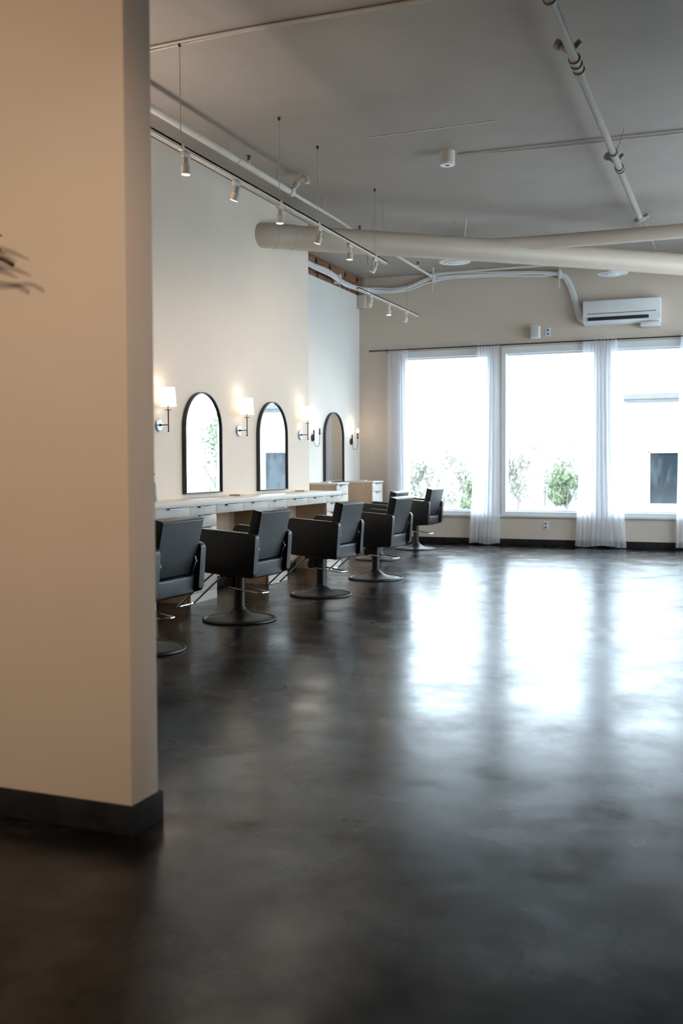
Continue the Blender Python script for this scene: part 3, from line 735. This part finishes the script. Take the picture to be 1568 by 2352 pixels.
at_parent(fr.build('window_frame', FRAMEW), b)
fa = MB(); fa.box(bx0 + .35, 10.3, 27.6, 44.3, 2.86, 2.93); fa.box(bx0 + .35, 10.3, 27.55, 27.62, 2.93, 3.08)
at_parent(fa.build('eave', ROOF), b)
m = MB(); m.box(7.5, 8.9, 27.9, 28.0, -.4, 1.6); at_parent(m.build('window', EXTGLASS), b)

def tree(px, py_top, py_bot, Y, wpx, lm, label, seed, group, trunk=True, dens=3400, name='tree'):
    r_ = random.Random(seed)
    top = at(px, py_top, Y); bot = at(px, py_bot, Y); wid = abs(at(px + wpx / 2, py_top, Y).x - at(px - wpx / 2, py_top, Y).x) / 2
    cz = (top.z + max(bot.z, -.85)) / 2; hz = (top.z - max(bot.z, -.85)) / 2
    t = thing(name, (top.x, Y, -.9), label, 'tree' if trunk else 'bush', group=group)
    bm = bmesh.new()
    blobs = [(r_.uniform(-.7, .7) * wid, r_.uniform(-.6, .6) * wid, r_.uniform(-.7, .8) * hz, r_.uniform(.28, .5)) for _ in range(9)]
    for _ in range(dens):
        bb = r_.choice(blobs)
        while True:
            q = Vector((r_.uniform(-1, 1), r_.uniform(-1, 1), r_.uniform(-1, 1)))
            if .3 < q.length < 1: break
        c = Vector((bb[0] + q.x * bb[3] * wid, bb[1] + q.y * bb[3] * wid, cz + .9 + bb[2] + q.z * bb[3] * hz))
        s = r_.uniform(.10, .22); e = Euler((r_.uniform(0, 6), r_.uniform(0, 6), r_.uniform(0, 6))).to_matrix()
        vs = [bm.verts.new(c + e @ Vector(k) * s) for k in ((-.5, 0, 0), (0, -.25, .03), (.5, 0, 0), (0, .25, .03))]
        bm.faces.new(vs)
    f = MB(); f.bm.free(); f.bm = bm; f.build('foliage', lm, t)
    m = MB(); zt = cz + .9
    m.tube([(0, 0, 0), (.05, 0, zt * .5), (-.03, .02, zt)], [.07, .05, .03], 8)
    for k in range(4):
        a = k * 1.7; m.tube([(0, 0, zt * .45), (math.cos(a) * wid * .35, math.sin(a) * wid * .35, zt * .8), (math.cos(a) * wid * .6, math.sin(a) * wid * .6, zt + hz * .5)], [.035, .02, .01], 6)
    m.build('trunk', BARK, t)
G = 'pale trees outside the windows'
tree(1060, 1000, 1165, 42, 150, LEAF2, 'pale leafy tree outside, left of the first curtain between windows', 11, G)
tree(980, 1035, 1168, 38, 130, LEAF2, 'low pale tree outside behind the farthest chair', 12, G)
tree(1095, 1090, 1185, 32, 70, LEAF, 'green bush outside behind the lower part of the narrow middle curtain', 13, G, dens=2000)
tree(1190, 1008, 1165, 44, 120, LEAF2, 'pale tree outside at the left side of the second window', 14, G)
tree(1250, 1025, 1168, 50, 140, LEAF2, 'pale tree outside in the middle of the second window', 15, G)
tree(1300, 1082, 1172, 36, 84, LEAF, 'rounded green bush outside at the lower right of the second window', 16, G, dens=3000)
tree(1335, 1015, 1165, 52, 90, LEAF2, 'pale tree outside, veiled by the wide curtain', 17, G)
a0 = at(999, 830, 30)
t = thing('utility_pole', (a0.x, 30, -.9), 'thin pale utility pole outside the first window', 'pole')
MB().tube([(0, 0, 0), (0, 0, a0.z + .9)], [.035, .025], 10).build('post', BARK, t)
MB().tube([(-.2, 0, a0.z + .8), (.2, 0, a0.z + .8)], .012, 6).build('crossarm', BARK, t)
tree(1700, 860, 1180, 34, 300, LEAF, 'tall pale tree seen only reflected in the nearest arched mirror', 18, G, dens=2600)
for n_, o_ in enumerate([x for x in C.objects if x.get('label', '').startswith('tall pale tree seen')]): o_.location = (14.0, 34, -.9)
t = thing('guy_wire', (10.09, 27, -.9), 'thin cable slanting outside, reflected in the nearest arched mirror', 'cable')
MB().tube([(0, 0, 0), (3.0, 0, 7.9)], .014, 6).build('wire', ROOF, t)
g0 = at(1232, 1006, 75); g1 = at(1292, 1024, 75)
t = thing('distant_house', (g0.x, 75, -.9), 'hazy grey roofed house far outside the second window', 'house')
m = MB(); hw = g1.x - g0.x; m.box(0, hw, 0, 6, 0, g1.z + .9); m.build('wall', STUCCO, t)
m = MB(); m.prism([(-.3, g1.z + .9), (6.3, g1.z + .9), (3, g0.z + 1.2)], 'X', -.3, hw + .3); m.build('roof', ROOF, t)

# ------------------------------------------------------------------ light
w = bpy.data.worlds.new('overcast'); bpy.context.scene.world = w; w.use_nodes = True
bg = w.node_tree.nodes['Background']; bg.inputs['Color'].default_value = (.79, .90, 1.0, 1); bg.inputs['Strength'].default_value = 10.0
def area(name, loc, rot, sx, sy, e, col):
    L = bpy.data.lights.new(name, 'AREA'); L.shape = 'RECTANGLE'; L.size = sx; L.size_y = sy; L.energy = e; L.color = col
    o = bpy.data.objects.new(name, L); C.objects.link(o); o.location = loc; o.rotation_euler = rot; return o
def spot(name, loc, aim, size, e, col, soft=.16):
    L = bpy.data.lights.new(name, 'SPOT'); L.energy = e; L.color = col; L.spot_size = R(size); L.spot_blend = 1; L.shadow_soft_size = soft
    o = bpy.data.objects.new(name, L); C.objects.link(o); o.location = loc
    o.rotation_euler = (Vector(aim) - Vector(loc)).to_track_quat('-Z', 'Y').to_euler(); return o
for y in (6.19, 4.64):      # unseen uplights behind the partition, added to warm the ceiling and upper wall
    spot('hidden_uplight', (.35, y, 2.6), (.9, y, 4.1), 160, 60, (1, .84, .69))
# unseen warm spots, added out of view to light the partition
spot('partition_fill_spot', (2.2, -1.6, 3.9), (1.2, 2.75, 1.0), 75, 320, (1, .80, .61))
spot('partition_fill_spot', (4.0, -1.4, 3.9), (2.7, 2.75, .85), 70, 320, (1, .80, .61))
spot('partition_fill_spot', (6.6, 1.6, 3.9), (3.03, 2.83, 1.3), 34, 290, (1, .80, .66))

sc = bpy.context.scene
sc.view_settings.view_transform = 'Standard'; sc.view_settings.look = 'None'
sc.view_settings.gamma = 1; sc.view_settings.use_curve_mapping = False; sc.view_settings.exposure = 0
